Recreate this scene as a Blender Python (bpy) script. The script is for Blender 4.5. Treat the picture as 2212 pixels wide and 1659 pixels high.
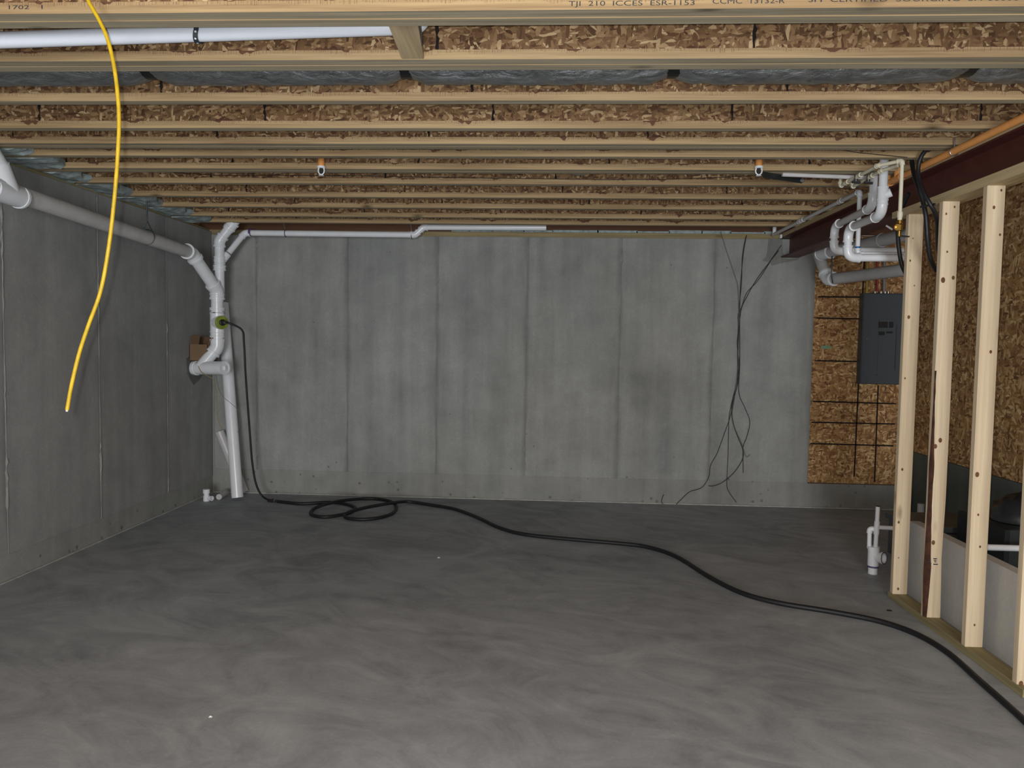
import bpy, math, random
from mathutils import Vector, Matrix
random.seed(7)
for o in list(bpy.data.objects): bpy.data.objects.remove(o)
SC = bpy.context.scene
COL = SC.collection
V = Vector

# ------------------------------------------------------------------ camera
F = 1600.0; CX, CY = 1106.0, 829.5; CH = 1.557
def _basis(vx=1190.0, vy=745.0, roll=.0155):
    dy = V((vx-CX, -(vy-CY), F)).normalized()
    n = dy.cross(V((1, -roll, 0))).normalized()
    if n.y < 0: n = -n
    dx = n.cross(dy)
    if dx.x < 0: dx = -dx
    return dx, dy, n
AX, AY, AZ = _basis()
CAM = V((0, 0, CH))
def ray(px, py):
    c = V((px-CX, -(py-CY), F)); return V((AX.dot(c), AY.dot(c), AZ.dot(c)))
def PX(px, py, x): r = ray(px, py); return CAM + r*(x/r.x)          # pixel on a plane of constant x
def PY(px, py, y): r = ray(px, py); return CAM + r*(y/r.y)
def PZ(px, py, z): r = ray(px, py); return CAM + r*((z-CH)/r.z)
cd = bpy.data.cameras.new('camera'); cam = bpy.data.objects.new('camera', cd); COL.objects.link(cam)
cd.sensor_width = 36.0; cd.lens = 36.0*F/2212.0; cd.clip_start = .05
R3 = Matrix(((AX.x, AX.y, -AX.z), (AY.x, AY.y, -AY.z), (AZ.x, AZ.y, -AZ.z)))
cam.matrix_world = Matrix.Translation(CAM) @ R3.to_4x4()
SC.camera = cam

# ------------------------------------------------------------------ light and exposure
w = bpy.data.worlds.new('world'); SC.world = w; w.use_nodes = True
bg = w.node_tree.nodes['Background']
bg.inputs[0].default_value = (.86, .95, 1.0, 1); bg.inputs[1].default_value = .22
def lamp(name, loc, energy, radius, color):
    l = bpy.data.lights.new(name, 'POINT'); l.energy = energy; l.shadow_soft_size = radius; l.color = color
    o = bpy.data.objects.new(name, l); COL.objects.link(o); o.location = loc
    return o
lamp('phone_flash', (-.035, -.03, CH+.02), 190, .012, (.97, .985, 1.0))
# added soft fill lamp far behind the camera, evens out the flash falloff
al = bpy.data.lights.new('rear_soft_fill', 'AREA'); al.shape = 'RECTANGLE'; al.size = 2.0; al.size_y = 2.1
al.energy = 440; al.color = (.96, .98, 1.0)
ao = bpy.data.objects.new('rear_soft_fill', al); COL.objects.link(ao); ao.location = (.2, -6.0, 1.25); ao.rotation_euler = (math.pi/2, 0, 0)
SC.view_settings.view_transform = 'Standard'; SC.view_settings.look = 'None'
SC.view_settings.exposure = 0.0; SC.view_settings.gamma = 1.0
SC.view_settings.use_curve_mapping = False

# ------------------------------------------------------------------ material helpers
def S(r, g, b):
    f = lambda c: (c/255/12.92) if c/255 <= .04045 else ((c/255+.055)/1.055)**2.4
    return (f(r), f(g), f(b), 1)
class MT:
    def __init__(s, name):
        s.m = bpy.data.materials.new(name); s.m.use_nodes = True; s.t = s.m.node_tree
        s.b = s.t.nodes['Principled BSDF']
    def n(s, typ, ins=None, **props):
        nd = s.t.nodes.new('ShaderNode'+typ)
        for k, v in props.items(): setattr(nd, k, v)
        for k, v in (ins or {}).items():
            if isinstance(v, bpy.types.NodeSocket): s.t.links.new(v, nd.inputs[k])
            else: nd.inputs[k].default_value = v
        return nd
    def set(s, **kw):
        for k, v in kw.items():
            k = k.replace('_', ' ')
            if isinstance(v, bpy.types.NodeSocket): s.t.links.new(v, s.b.inputs[k])
            else: s.b.inputs[k].default_value = v
    def math(s, op, a, b=0.0, clamp=False):
        return s.n('Math', {0: a, 1: b}, operation=op, use_clamp=clamp).outputs[0]
    def co(s, rand=True, scale=(1, 1, 1), rot=(0, 0, 0)):
        c = s.n('TexCoord').outputs['Object']
        if rand:
            r = s.n('ObjectInfo').outputs['Random']
            k = s.math('MULTIPLY', r, 37.0)
            c = s.n('VectorMath', {0: c, 1: s.n('CombineXYZ', {0: k, 1: k, 2: 0.0}).outputs[0]}, operation='ADD').outputs[0]
        if rot != (0, 0, 0): c = s.n('Mapping', {'Vector': c, 'Rotation': rot}).outputs[0]
        if scale != (1, 1, 1): c = s.n('VectorMath', {0: c, 1: scale}, operation='MULTIPLY').outputs[0]
        return c
    def noise(s, c, scale, det=4.0, rough=.55, dist=0.0):
        return s.n('TexNoise', {'Vector': c, 'Scale': scale, 'Detail': det, 'Roughness': rough, 'Distortion': dist}).outputs[0]
    def ramp(s, fac, stops, interp='LINEAR'):
        r = s.n('ValToRGB', {0: fac}); cr = r.color_ramp; cr.interpolation = interp
        while len(cr.elements) < len(stops): cr.elements.new(.5)
        for e, (p, c) in zip(cr.elements, stops): e.position = p; e.color = c if len(c) == 4 else (*c, 1)
        return r.outputs[0]
    def mix(s, fac, a, b, typ='MIX'):
        nd = s.n('Mix', None, data_type='RGBA', blend_type=typ)
        for k, v in ((0, fac), (6, a), (7, b)):
            if isinstance(v, bpy.types.NodeSocket): s.t.links.new(v, nd.inputs[k])
            else: nd.inputs[k].default_value = v
        return nd.outputs[2]
    def bump(s, h, strength=.3, dist=.01):
        s.set(Normal=s.n('Bump', {'Height': h, 'Strength': strength, 'Distance': dist}).outputs[0])
def sep(m, c): return m.n('SeparateXYZ', {0: c}).outputs
def plain(name, col, rough=.5, metal=0.0, var=.06, bump=0.0, scale=20.0, spec=.5):
    m = MT(name); c = m.co()
    f = m.noise(c, scale, 3)
    dk = tuple(x*(1-var*2.5) for x in col[:3])+(1,)
    m.set(Base_Color=m.ramp(f, [(.3, dk), (.65, col)]), Roughness=rough, Metallic=metal)
    m.b.inputs['Specular IOR Level'].default_value = spec
    if bump: m.bump(f, bump, .004)
    return m.m

def concrete(name, a, b, axis=0, edge=False, floor=False):
    m = MT(name); c = m.co(rand=False); s = sep(m, c)
    big = m.noise(c, .9 if not floor else .8, 5, .6, .4)
    mid = m.noise(c, 5.0, 6, .65, .3)
    fine = m.noise(c, 60.0, 4, .6)
    if floor:
        swirl = m.noise(m.co(False, (1.0, 1.7, 1), (0, 0, .35)), 1.5, 8, .64, 2.2)
        fac = m.math('ADD', m.math('MULTIPLY', big, .35), m.math('ADD', m.math('MULTIPLY', swirl, .5), m.math('MULTIPLY', mid, .15)))
    else:
        sc = (5.0, 5.0, .35)
        streak = m.noise(m.co(False, sc), 1.3, 4, .6, .2)
        fac = m.math('ADD', m.math('MULTIPLY', big, .42), m.math('ADD', m.math('MULTIPLY', streak, .33), m.math('MULTIPLY', mid, .25)))
    col = m.ramp(fac, [(.36, a), (.5, tuple((x+y)/2 for x, y in zip(a, b))), (.64, b)])
    col = m.mix(m.math('MULTIPLY', m.math('SUBTRACT', fine, .5), .55), col, (1, 1, 1, 1), 'OVERLAY')
    if not floor:
        hue = m.noise(m.co(False, (1, 1, .5)), .7, 2)
        col = m.mix(m.ramp(hue, [(.4, (0, 0, 0, 1)), (.62, (.16, .16, .16, 1))]), col, (.62, .50, .38, 1), 'MULTIPLY')
        # bug holes, denser towards the foot of the pour
        vo = m.n('TexVoronoi', {'Vector': c, 'Scale': 13.0, 'Randomness': 1.0})
        rnd = sep(m, vo.outputs['Color'])[0]
        low = m.math('SUBTRACT', 1.0, m.math('DIVIDE', s[2], .42), True)
        thr = m.math('ADD', .045, m.math('MULTIPLY', low, .42))
        on = m.math('LESS_THAN', rnd, thr)
        d = m.math('ADD', vo.outputs['Distance'], m.math('MULTIPLY', m.math('SUBTRACT', mid, .5), .25))
        pit = m.math('MULTIPLY', on, m.math('SUBTRACT', 1.0, m.math('DIVIDE', d, m.math('ADD', .12, m.math('MULTIPLY', low, .16))), True), True)
        col = m.mix(m.math('MULTIPLY', pit, 1.0, True), col, tuple(x*.48 for x in a[:3])+(1,))
        if edge:
            g = sep(m, m.n('TexCoord').outputs['Generated'])[axis]
            e = m.math('MINIMUM', g, m.math('SUBTRACT', 1.0, g))
            st = m.noise(m.co(True, (1, 1, .6)), 2.2, 3)
            wd = m.math('MULTIPLY', m.ramp(st, [(.36, (0, 0, 0, 1)), (.7, (1, 1, 1, 1))]), .07)
            k = m.math('SUBTRACT', 1.0, m.math('DIVIDE', e, m.math('ADD', wd, .006)), True)
            col = m.mix(m.math('MULTIPLY', k, .38), col, tuple(x*.42 for x in a[:3])+(1,))
            r = m.n('ObjectInfo').outputs['Random']
            col = m.mix(.5, col, m.ramp(r, [(0, (.44, .45, .455, 1)), (1, (.56, .555, .545, 1))]), 'OVERLAY')
        hgt = m.math('SUBTRACT', m.math('ADD', m.math('MULTIPLY', fine, .3), mid), m.math('MULTIPLY', pit, 1.2))
        m.bump(hgt, .35, .008); m.set(Roughness=.85)
    else:
        vo = m.n('TexVoronoi', {'Vector': m.co(False, (1, 2.2, 1), (0, 0, -.5)), 'Scale': 2.6})
        scuff = m.math('MULTIPLY', m.math('LESS_THAN', sep(m, vo.outputs['Color'])[1], .16), m.math('SUBTRACT', 1.0, m.math('MULTIPLY', vo.outputs['Distance'], 4.0), True))
        col = m.mix(m.math('MULTIPLY', m.math('MULTIPLY', scuff, swirl), .35), col, b)
        hue = m.noise(c, .55, 3)
        col = m.mix(m.ramp(hue, [(.42, (0, 0, 0, 1)), (.62, (.35, .35, .35, 1))]), col, (.93, .97, 1.0, 1), 'MULTIPLY')
        m.bump(m.math('ADD', m.math('MULTIPLY', swirl, .6), m.math('MULTIPLY', fine, .25)), .12, .006)
        m.set(Roughness=m.math('ADD', .5, m.math('MULTIPLY', mid, .25)))
    m.set(Base_Color=col); m.b.inputs['Specular IOR Level'].default_value = .3
    return m.m

def osb(name, stops, axis, big=1.0, dark_line=True):
    """pressed strands: three layers of long flat Voronoi chips laid at different angles in the board plane"""
    m = MT(name); cols = []; vals = []
    for i, ang in enumerate((.5, -.75, 1.45, .1)):
        rot = [0, 0, 0]; rot[axis] = ang
        sc = {1: (20, 6, 62), 0: (6, 20, 62), 2: (20, 62, 6)}[axis]
        sc = tuple(x*(1+.17*i)/big for x in sc)
        c = m.co(True, (1, 1, 1), tuple(rot))
        wv = m.n('TexNoise', {'Vector': c, 'Scale': 9.0, 'Detail': 2.0}).outputs[1]
        c = m.n('VectorMath', {0: c, 1: m.n('VectorMath', {0: wv, 1: (.03, .03, .03)}, operation='MULTIPLY').outputs[0]}, operation='ADD').outputs[0]
        c = m.n('VectorMath', {0: c, 1: sc}, operation='MULTIPLY').outputs[0]
        v = m.n('TexVoronoi', {'Vector': c, 'Scale': 1.0})
        o = sep(m, v.outputs['Color']); vals.append((o[0], o[1]))
    fac = vals[0][0]
    for i in (1, 2, 3):
        k = m.math('GREATER_THAN', vals[i][1], (.45, .6, .72)[i-1])
        fac = m.n('Mix', {0: k, 2: fac, 3: vals[i][0]}, data_type='FLOAT').outputs[0]
    grain = m.noise(m.co(True, (1, 1, 1)), 140.0, 3)
    cl = m.noise(m.co(True), 3.0, 3)
    f2 = m.math('ADD', m.math('MULTIPLY', fac, .8), m.math('ADD', m.math('MULTIPLY', grain, .12), m.math('MULTIPLY', m.math('SUBTRACT', cl, .32), .28)))
    col = m.ramp(f2, stops)
    m.set(Base_Color=col, Roughness=.75); m.b.inputs['Specular IOR Level'].default_value = .25
    m.bump(fac, .35, .003)
    return m

def wood(name, a, b, axis=0, knots=.0, gray=None, glue=False, rough=.7, kcol=None):
    m = MT(name)
    sc = [70.0, 70.0, 70.0]; sc[axis] = 1.6
    g = m.noise(m.co(True, tuple(sc)), 1.0, 4, .6, .15)
    sc2 = [9.0, 9.0, 9.0]; sc2[axis] = .5
    g2 = m.noise(m.co(True, tuple(sc2)), 1.0, 3, .5, .3)
    fac = m.math('ADD', m.math('MULTIPLY', g, .55), m.math('MULTIPLY', g2, .45))
    col = m.ramp(fac, [(.34, a), (.62, b)])
    if knots:
        sk = [10.0, 10.0, 10.0]; sk[axis] = 3.6
        v = m.n('TexVoronoi', {'Vector': m.co(True, tuple(sk)), 'Scale': 1.0})
        o = sep(m, v.outputs['Color'])
        on = m.math('LESS_THAN', o[0], knots)
        k = m.math('MULTIPLY', on, m.math('SUBTRACT', 1.0, m.math('MULTIPLY', v.outputs['Distance'], 4.2), True))
        col = m.mix(m.math('MULTIPLY', k, 1.0, True), col, kcol or tuple(x*.28 for x in a[:3])+(1,))
    if glue:
        # glue squeezed out along the joint between web and flange, with saw-tooth hairlines under it
        c = m.co(True); lz = sep(m, m.n('TexCoord').outputs['Object'])[2]
        bl = m.noise(m.n('VectorMath', {0: c, 1: (1.0, .2, .6)}, operation='MULTIPLY').outputs[0], 7.0, 3, .6)
        reach = m.math('MULTIPLY', m.math('SUBTRACT', bl, .585, False), .18)
        top = m.math('GREATER_THAN', lz, m.math('SUBTRACT', .0365, reach))
        top = m.math('MULTIPLY', top, m.math('GREATER_THAN', lz, .004))
        col = m.mix(m.math('MULTIPLY', top, .85), col, S(82, 46, 34))
        tick = m.noise(m.n('VectorMath', {0: c, 1: (1.0, .0, .0)}, operation='MULTIPLY').outputs[0], 260.0, 1)
        zone = m.math('GREATER_THAN', lz, m.math('SUBTRACT', .034, m.math('MULTIPLY', m.math('SUBTRACT', bl, .40, False), .07)))
        tk = m.math('MULTIPLY', m.math('GREATER_THAN', tick, .56), zone)
        col = m.mix(m.math('MULTIPLY', tk, .6), col, S(110, 68, 50))
    m.set(Base_Color=col, Roughness=rough); m.b.inputs['Specular IOR Level'].default_value = .25
    m.bump(fac, .2, .002)
    return m.m

M = {}
M['wall'] = concrete('poured_concrete', S(128, 130, 129), S(166, 168, 165), 0, True)
M['wall_l'] = concrete('poured_concrete_side', S(128, 129, 129), S(162, 163, 161), 1, True)
M['wall_base'] = concrete('poured_concrete_foot', S(124, 126, 124), S(160, 161, 156))
M['floor'] = concrete('troweled_slab', S(130, 134, 139), S(177, 182, 186), floor=True)
M['stem'] = concrete('grey_green_concrete', S(84, 92, 88), S(106, 112, 106))
M['knee'] = concrete('pale_concrete', S(188, 190, 190), S(214, 214, 212))
M['mortar'] = concrete('mortar_patch', S(88, 89, 88), S(120, 121, 119))
M['grout'] = concrete('grout', S(108, 108, 104), S(140, 140, 135))
STR = [(.1, S(112, 78, 50)), (.3, S(148, 109, 71)), (.55, S(172, 132, 88)), (.76, S(196, 157, 109)), (.93, S(228, 198, 148))]
WEB = [(.08, S(80, 55, 38)), (.28, S(114, 85, 59)), (.55, S(136, 105, 74)), (.78, S(164, 132, 95)), (.95, S(214, 187, 146))]
def glue_web(mm):
    m = mm
    c = m.co(True); lz = sep(m, m.n('TexCoord').outputs['Object'])[2]
    bl = m.noise(m.n('VectorMath', {0: c, 1: (1.0, .2, .5)}, operation='MULTIPLY').outputs[0], 8.0, 3, .6)
    k = m.math('LESS_THAN', lz, m.math('ADD', .039, m.math('MULTIPLY', m.math('SUBTRACT', bl, .575), .18)))
    src = m.b.inputs['Base Color'].links[0].from_socket
    m.set(Base_Color=m.mix(m.math('MULTIPLY', k, .8), src, S(84, 52, 40)))
    return m.m
M['web'] = glue_web(osb('web_strand_board', WEB, 1))
M['osb_y'] = osb('strand_board_back', STR, 1, 1.25).m
M['osb_x'] = osb('strand_board_side', STR, 0, 1.6).m
M['osb_z'] = osb('strand_board_deck', STR, 2, 1.3).m
M['flange'] = wood('flange_lumber', S(136, 111, 80), S(186, 160, 120), 0, .16, glue=True)
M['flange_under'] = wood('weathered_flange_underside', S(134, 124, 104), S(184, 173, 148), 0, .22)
M['stud'] = wood('stud_spruce', S(204, 183, 152), S(230, 211, 180), 2, .42, kcol=S(104, 70, 46))
M['plate'] = wood('plate_spruce', S(178, 158, 122), S(212, 192, 152), 1, .08)
M['plate_pt'] = wood('treated_plate', S(122, 114, 84), S(164, 152, 112), 1, .06)
M['sill'] = wood('sill_lumber', S(120, 108, 80), S(158, 142, 104), 0, .05)
M['block'] = wood('block_lumber', S(158, 138, 108), S(196, 176, 142), 1, .05)
M['knot'] = plain('knot_wood', S(122, 84, 54), .8, 0, .2, 0, 60)
M['bark'] = plain('bark', S(84, 50, 34), .9, 0, .3, .9, 22)
M['steel'] = plain('red_oxide_steel', S(92, 46, 39), .5, 0, .10, .15, 12)
M['pvc'] = plain('white_pvc', S(236, 239, 243), .26, 0, .02, 0, 8)
M['pvc_gray'] = plain('dull_pvc_pipe', S(204, 202, 202), .36, 0, .05, .05, 10)
M['pvc_bright'] = plain('clean_white_pvc', S(228, 234, 244), .35, 0, .01, 0, 8)
M['cpvc'] = plain('cream_cpvc', S(222, 216, 192), .35, 0, .03)
M['orange'] = plain('orange_cpvc', S(244, 168, 94), .4, 0, .04)
M['brass'] = plain('brass', S(196, 160, 84), .3, 1, .08)
M['chrome'] = plain('steel_fitting', S(190, 192, 196), .3, 1, .06)
M['galv'] = plain('galvanized_sheet', S(120, 126, 126), .42, .85, .1, .06, 6)
M['galv_dark'] = plain('dark_sheet_metal', S(92, 98, 98), .4, .85, .1, .06, 6)
M['strap'] = plain('galvanized_strap', S(92, 100, 106), .45, .8, .08)
M['black'] = plain('black_rubber', S(30, 31, 34), .5, 0, .12, .1, 30)
M['hose'] = plain('hose_rubber', S(27, 28, 31), .55, 0, .14, .15, 60)
M['bag'] = plain('black_plastic_film', S(42, 43, 46), .32, 0, .1, .6, 14)
M['crack'] = plain('dark_gap', S(26, 20, 16), .9, 0, .1)
M['ink'] = plain('stamp_ink', S(58, 60, 66), .8, 0, .2, 0, 120)
M['wire'] = plain('dark_wire', S(46, 40, 38), .5, 0, .1)
M['wire_gray'] = plain('grey_wire', S(120, 120, 116), .5, 0, .1)
M['yellow'] = plain('yellow_jacket', S(218, 182, 34), .45, 0, .12, .05, 25)
M['red'] = plain('red_jacket', S(150, 44, 44), .5)
M['grayc'] = plain('grey_conduit', S(130, 132, 134), .45)
M['tan'] = plain('yellow_jacket_dull', S(178, 150, 60), .5)
M['foam'] = plain('pale_blue_foam', S(166, 180, 180), .85, 0, .16, .7, 26)
M['purple'] = plain('purple_primer', S(96, 76, 128), .5)
M['blue'] = plain('blue_tape', S(38, 112, 176), .5)
M['green'] = plain('lime_plug', S(150, 168, 62), .5, 0, .2)
M['card'] = plain('cardboard', S(126, 102, 78), .85, 0, .06, .1, 15)
M['card_in'] = plain('cardboard_inside', S(104, 80, 58), .9, 0, .06)
M['panel'] = plain('grey_enamel', S(74, 82, 88), .45, 0, .03, 0, 6)
M['panel_dk'] = plain('breaker_black', S(26, 28, 30), .5)
M['label'] = plain('panel_sticker', S(70, 74, 78), .6, 0, .2, 0, 90)
M['mint'] = plain('mint_paint', S(140, 180, 146), .8, 0, .1)
M['string'] = plain('yellow_string', S(168, 146, 84), .8)
M['slabedge'] = plain('pale_slab_joint', S(186, 186, 180), .85, 0, .12, .3, 20)
M['chip'] = plain('white_chip', S(220, 220, 214), .8)
def foil():
    m = MT('foil_jacket'); c = m.co(True)
    n1 = m.noise(m.n('VectorMath', {0: c, 1: (1.0, 2.0, 2.0)}, operation='MULTIPLY').outputs[0], 9.0, 6, .7, 1.5)
    n2 = m.noise(c, 45.0, 4, .7, 1.0)
    m.set(Base_Color=m.ramp(n1, [(.3, S(120, 124, 126)), (.7, S(168, 172, 174))]), Metallic=.8, Roughness=m.math('ADD', .26, m.math('MULTIPLY', n2, .3)))
    m.bump(m.math('ADD', n1, m.math('MULTIPLY', n2, .35)), .7, .02)
    return m.m
M['foil'] = foil()

# ------------------------------------------------------------------ geometry helpers
WL = {}
def thing(name, label, cat, loc, group=None):
    o = bpy.data.objects.new(name, None); COL.objects.link(o); o.empty_display_size = .05
    o.location = loc; WL[o] = V(loc); o['label'] = label; o['category'] = cat
    if group: o['group'] = group
    return o
class MB:
    def __init__(s): s.v = []; s.f = []; s.sm = []
    def add(s, vs, fs, smooth=False):
        k = len(s.v); s.v += [V(p) for p in vs]
        for f in fs: s.f.append(tuple(i+k for i in f)); s.sm.append(smooth)
        return s
    def box(s, lo, hi):
        x0, y0, z0 = lo; x1, y1, z1 = hi
        return s.add([(x0,y0,z0),(x1,y0,z0),(x1,y1,z0),(x0,y1,z0),(x0,y0,z1),(x1,y0,z1),(x1,y1,z1),(x0,y1,z1)],
                     [(0,3,2,1),(4,5,6,7),(0,1,5,4),(1,2,6,5),(2,3,7,6),(3,0,4,7)])
    def bar(s, a, b, w, h, up=(0, 0, 1)):
        a, b = V(a), V(b); d = (b-a).normalized(); u = V(up); sd = d.cross(u)
        if sd.length < 1e-4: sd = d.cross(V((1, 0, 0)))
        sd.normalize(); u = sd.cross(d)
        vs = []
        for p in (a, b):
            for i, j in ((-1,-1),(1,-1),(1,1),(-1,1)): vs.append(p+sd*(i*w/2)+u*(j*h/2))
        return s.add(vs, [(0,1,2,3),(7,6,5,4),(0,4,5,1),(1,5,6,2),(2,6,7,3),(3,7,4,0)])
    def tube(s, pts, rad, seg=12, caps=True, flat=1.0):
        pts = [V(p) for p in pts]; n = len(pts)
        if not hasattr(rad, '__len__'): rad = [rad]*n
        tg = []
        for i in range(n):
            a = pts[max(i-1, 0)]; b = pts[min(i+1, n-1)]; t = (b-a)
            tg.append(t.normalized() if t.length > 1e-9 else (tg[-1] if tg else V((0, 0, 1))))
        t0 = tg[0]; ref = V((0, 0, 1)) if abs(t0.z) < .9 else V((1, 0, 0))
        nr = (ref - t0*ref.dot(t0)).normalized()
        vs = []; fs = []
        for i in range(n):
            if i:
                nr = nr - tg[i]*nr.dot(tg[i])
                if nr.length < 1e-6: nr = tg[i].orthogonal()
                nr.normalize()
            bn = tg[i].cross(nr)
            for k in range(seg):
                a = 2*math.pi*k/seg
                vs.append(pts[i] + nr*(math.cos(a)*rad[i]) + bn*(math.sin(a)*rad[i]*flat))
        for i in range(n-1):
            for k in range(seg):
                k2 = (k+1) % seg
                fs.append((i*seg+k, i*seg+k2, (i+1)*seg+k2, (i+1)*seg+k))
        s.add(vs, fs, True)
        if caps:
            c0 = vs[:seg]; c1 = vs[-seg:]
            s.add(c0, [tuple(range(seg-1, -1, -1))]); s.add(c1, [tuple(range(seg))])
        return s
    def lathe(s, p, d, prof, seg=20):
        """profile [(along, radius)...] about axis d through p"""
        p = V(p); d = V(d).normalized()
        for (a0, r0), (a1, r1) in zip(prof, prof[1:]):
            s._ring(p, d, a0, r0, a1, r1, seg)
        return s
    def _ring(s, p, d, a0, r0, a1, r1, seg):
        o = d.orthogonal().normalized(); b = d.cross(o); vs = []
        for a, r in ((a0, r0), (a1, r1)):
            for k in range(seg):
                t = 2*math.pi*k/seg; vs.append(p+d*a+o*(math.cos(t)*r)+b*(math.sin(t)*r))
        fs = [(k, (k+1) % seg, seg+(k+1) % seg, seg+k) for k in range(seg)]
        s.add(vs, fs, abs(a1-a0) > 1e-6)
    def prism(s, poly, off):
        n = len(poly); off = V(off); vs = [V(p) for p in poly]+[V(p)+off for p in poly]
        fs = [tuple(range(n)), tuple(range(2*n-1, n-1, -1))]+[(i, n+i, n+(i+1) % n, (i+1) % n) for i in range(n)]
        return s.add(vs, fs)
    def build(s, name, mat, parent=None, loc=None, bevel=0.0):
        me = bpy.data.meshes.new(name)
        base = WL[parent] if parent is not None else (V(loc) if loc is not None else V((0, 0, 0)))
        me.from_pydata([p-base for p in s.v], [], s.f)
        me.polygons.foreach_set('use_smooth', s.sm)
        me.materials.append(M[mat] if isinstance(mat, str) else mat)
        me.validate(); me.update()
        o = bpy.data.objects.new(name, me); COL.objects.link(o)
        WL[o] = base
        if parent is not None: o.parent = parent
        else: o.location = base
        if bevel:
            b = o.modifiers.new('bevel', 'BEVEL'); b.width = bevel; b.segments = 1; b.limit_method = 'ANGLE'
        return o
def tag(o, label, cat, group=None):
    o['label'] = label; o['category'] = cat
    if group: o['group'] = group
    return o
def struct(o, label=None):
    o['kind'] = 'structure'
    if label: o['label'] = label
    return o
def spline(pts, k=6):
    pts = [V(p) for p in pts]; out = []
    for i in range(len(pts)-1):
        p0 = pts[max(i-1, 0)]; p1 = pts[i]; p2 = pts[i+1]; p3 = pts[min(i+2, len(pts)-1)]
        for j in range(k):
            t = j/k
            out.append(.5*((2*p1)+(p2-p0)*t+(2*p0-5*p1+4*p2-p3)*t*t+(3*p1-p0-3*p2+p3)*t**3))
    out.append(pts[-1]); return out
def pipe_run(th, pts, r, mp='pvc_gray', mf='pvc', bend=2.0, fit=1.2, ends=True, seg=20, pname='pipe', ename='elbow', alt=None):
    """straight pipes joined by swept elbows with socket collars"""
    pts = [V(p) for p in pts]; prev = pts[0]; k = 0
    for i in range(1, len(pts)):
        if i == len(pts)-1:
            MB().tube([prev, pts[i]], r, seg).build(pname, (alt or {}).get(k, mp), th); break
        d1 = (pts[i]-pts[i-1]).normalized(); d2 = (pts[i+1]-pts[i]).normalized()
        ang = d1.angle(d2); L = min(r*bend*math.tan(ang/2), (pts[i]-prev).length*.48, (pts[i+1]-pts[i]).length*.48)
        a = pts[i]-d1*L; b = pts[i]+d2*L
        if (a-prev).length > r*.2: MB().tube([prev, a], r, seg).build(pname, (alt or {}).get(k, mp), th)
        k += 1
        n = 8; arc = [a.lerp(pts[i], t/n).lerp(pts[i].lerp(b, t/n), t/n) for t in range(n+1)]
        e = r*.8; m = MB().tube([a-d1*e]+arc+[b+d2*e], r*fit, seg)
        for p, d in ((a-d1*e, -d1), (b+d2*e, d2)):
            m.lathe(p-d*(r*.1), d, [(-r*.35, r*fit), (-r*.3, r*fit*1.1), (r*.1, r*fit*1.1), (r*.12, r)], seg)
        m.build(ename, mf, th); prev = b
    return th
def coupling(th, p, d, r, ln, mat='pvc', name='coupling', fit=1.18):
    d = V(d).normalized(); h = ln/2
    return MB().lathe(p, d, [(-h, r*.98), (-h, r*fit*1.07), (-h+r*.25, r*fit*1.07), (-h+r*.3, r*fit), (h-r*.3, r*fit), (h-r*.25, r*fit*1.07), (h, r*fit*1.07), (h, r*.98)]).build(name, mat, th)
def band(th, p, d, r, ln, mat, name='band'):
    d = V(d).normalized(); return MB().lathe(p, d, [(-ln/2, r*.97), (-ln/2, r), (ln/2, r), (ln/2, r*.97)]).build(name, mat, th)

# ------------------------------------------------------------------ room shell
XL, YB, XR = -3.43, 7.35, 3.5
ZB = 2.665                       # underside of the joists
ZW = 2.612                       # top of the concrete
Y0 = -6.0
struct(MB().box((XL-.2, Y0, -.12), (XR+.2, YB+.2, 0)).build('floor', 'floor'), 'grey troweled concrete floor slab')

def ridge(a, b, side, nrm, seed, name, par, mat):
    """broken fin of cement paste left where two form panels met"""
    rg = random.Random(seed); n = 70; a, b = V(a), V(b); side = V(side); nrm = V(nrm); vs = []; fs = []
    wv = 0; amp = 0
    for i in range(n+1):
        p = a.lerp(b, i/n)
        if i % 9 == 0: amp = rg.choice((.0, .2, .5, 1.0, .3))
        wv = .0022+.011*amp*rg.random(); h = .002+.007*amp*rg.random()
        j = (rg.random()-.5)*.008*amp
        vs += [p+side*(j-wv), p+side*(j+.3*wv)+nrm*h, p+side*(j+wv)]
    for i in range(n):
        k = 3*i; fs += [(k, k+3, k+4, k+1), (k+1, k+4, k+5, k+2)]
    MB().add(vs, fs).build(name, mat, par)

wb = struct(MB().box((XL-.2, YB, 0), (2.54, YB+.2, ZW)).box((2.54, YB, 0), (XR+.2, YB+.2, .238)).build('wall_back', 'wall_base'), 'grey poured concrete back wall with vertical form seams')
xs = [XL+.02, -2.965, -2.035, -1.132, -.24, .673, 1.577, 2.537]
for i in range(7):
    MB().box((xs[i]+.0012, YB-.005, .243), (xs[i+1]-.0012, YB+.01, ZW-.002)).build('concrete_panel', 'wall', wb, bevel=.002)
    if i: ridge((xs[i], YB-.005, .245), (xs[i], YB-.005, ZW-.01), (1, 0, 0), (0, -1, 0), 40+i, 'form_seam', wb, 'wall_base')
wl = struct(MB().box((XL-.2, Y0, 0), (XL, YB, ZW+.03)).build('wall_left', 'wall_base'), 'dark grey poured concrete side wall')
ys = [Y0, -.4, .55, 1.5, 2.5, 3.49, 4.478, 5.457, 6.456, YB-.01]
for i in range(len(ys)-1):
    MB().box((XL-.01, ys[i]+.0012, .17), (XL+.005, ys[i+1]-.0012, ZW+.028)).build('concrete_panel', 'wall_l', wl, bevel=.002)
    if i > 3: ridge((XL+.005, ys[i], .17), (XL+.005, ys[i], ZW), (0, 1, 0), (1, 0, 0), 80+i, 'form_seam', wl, 'wall_base')
wr = struct(MB().box((XR, 1.0, 0), (XR+.2, YB+.2, .58)).build('wall_right', 'stem'), 'grey green concrete stem wall under strand board sheathing')
yy = 2.5
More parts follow.
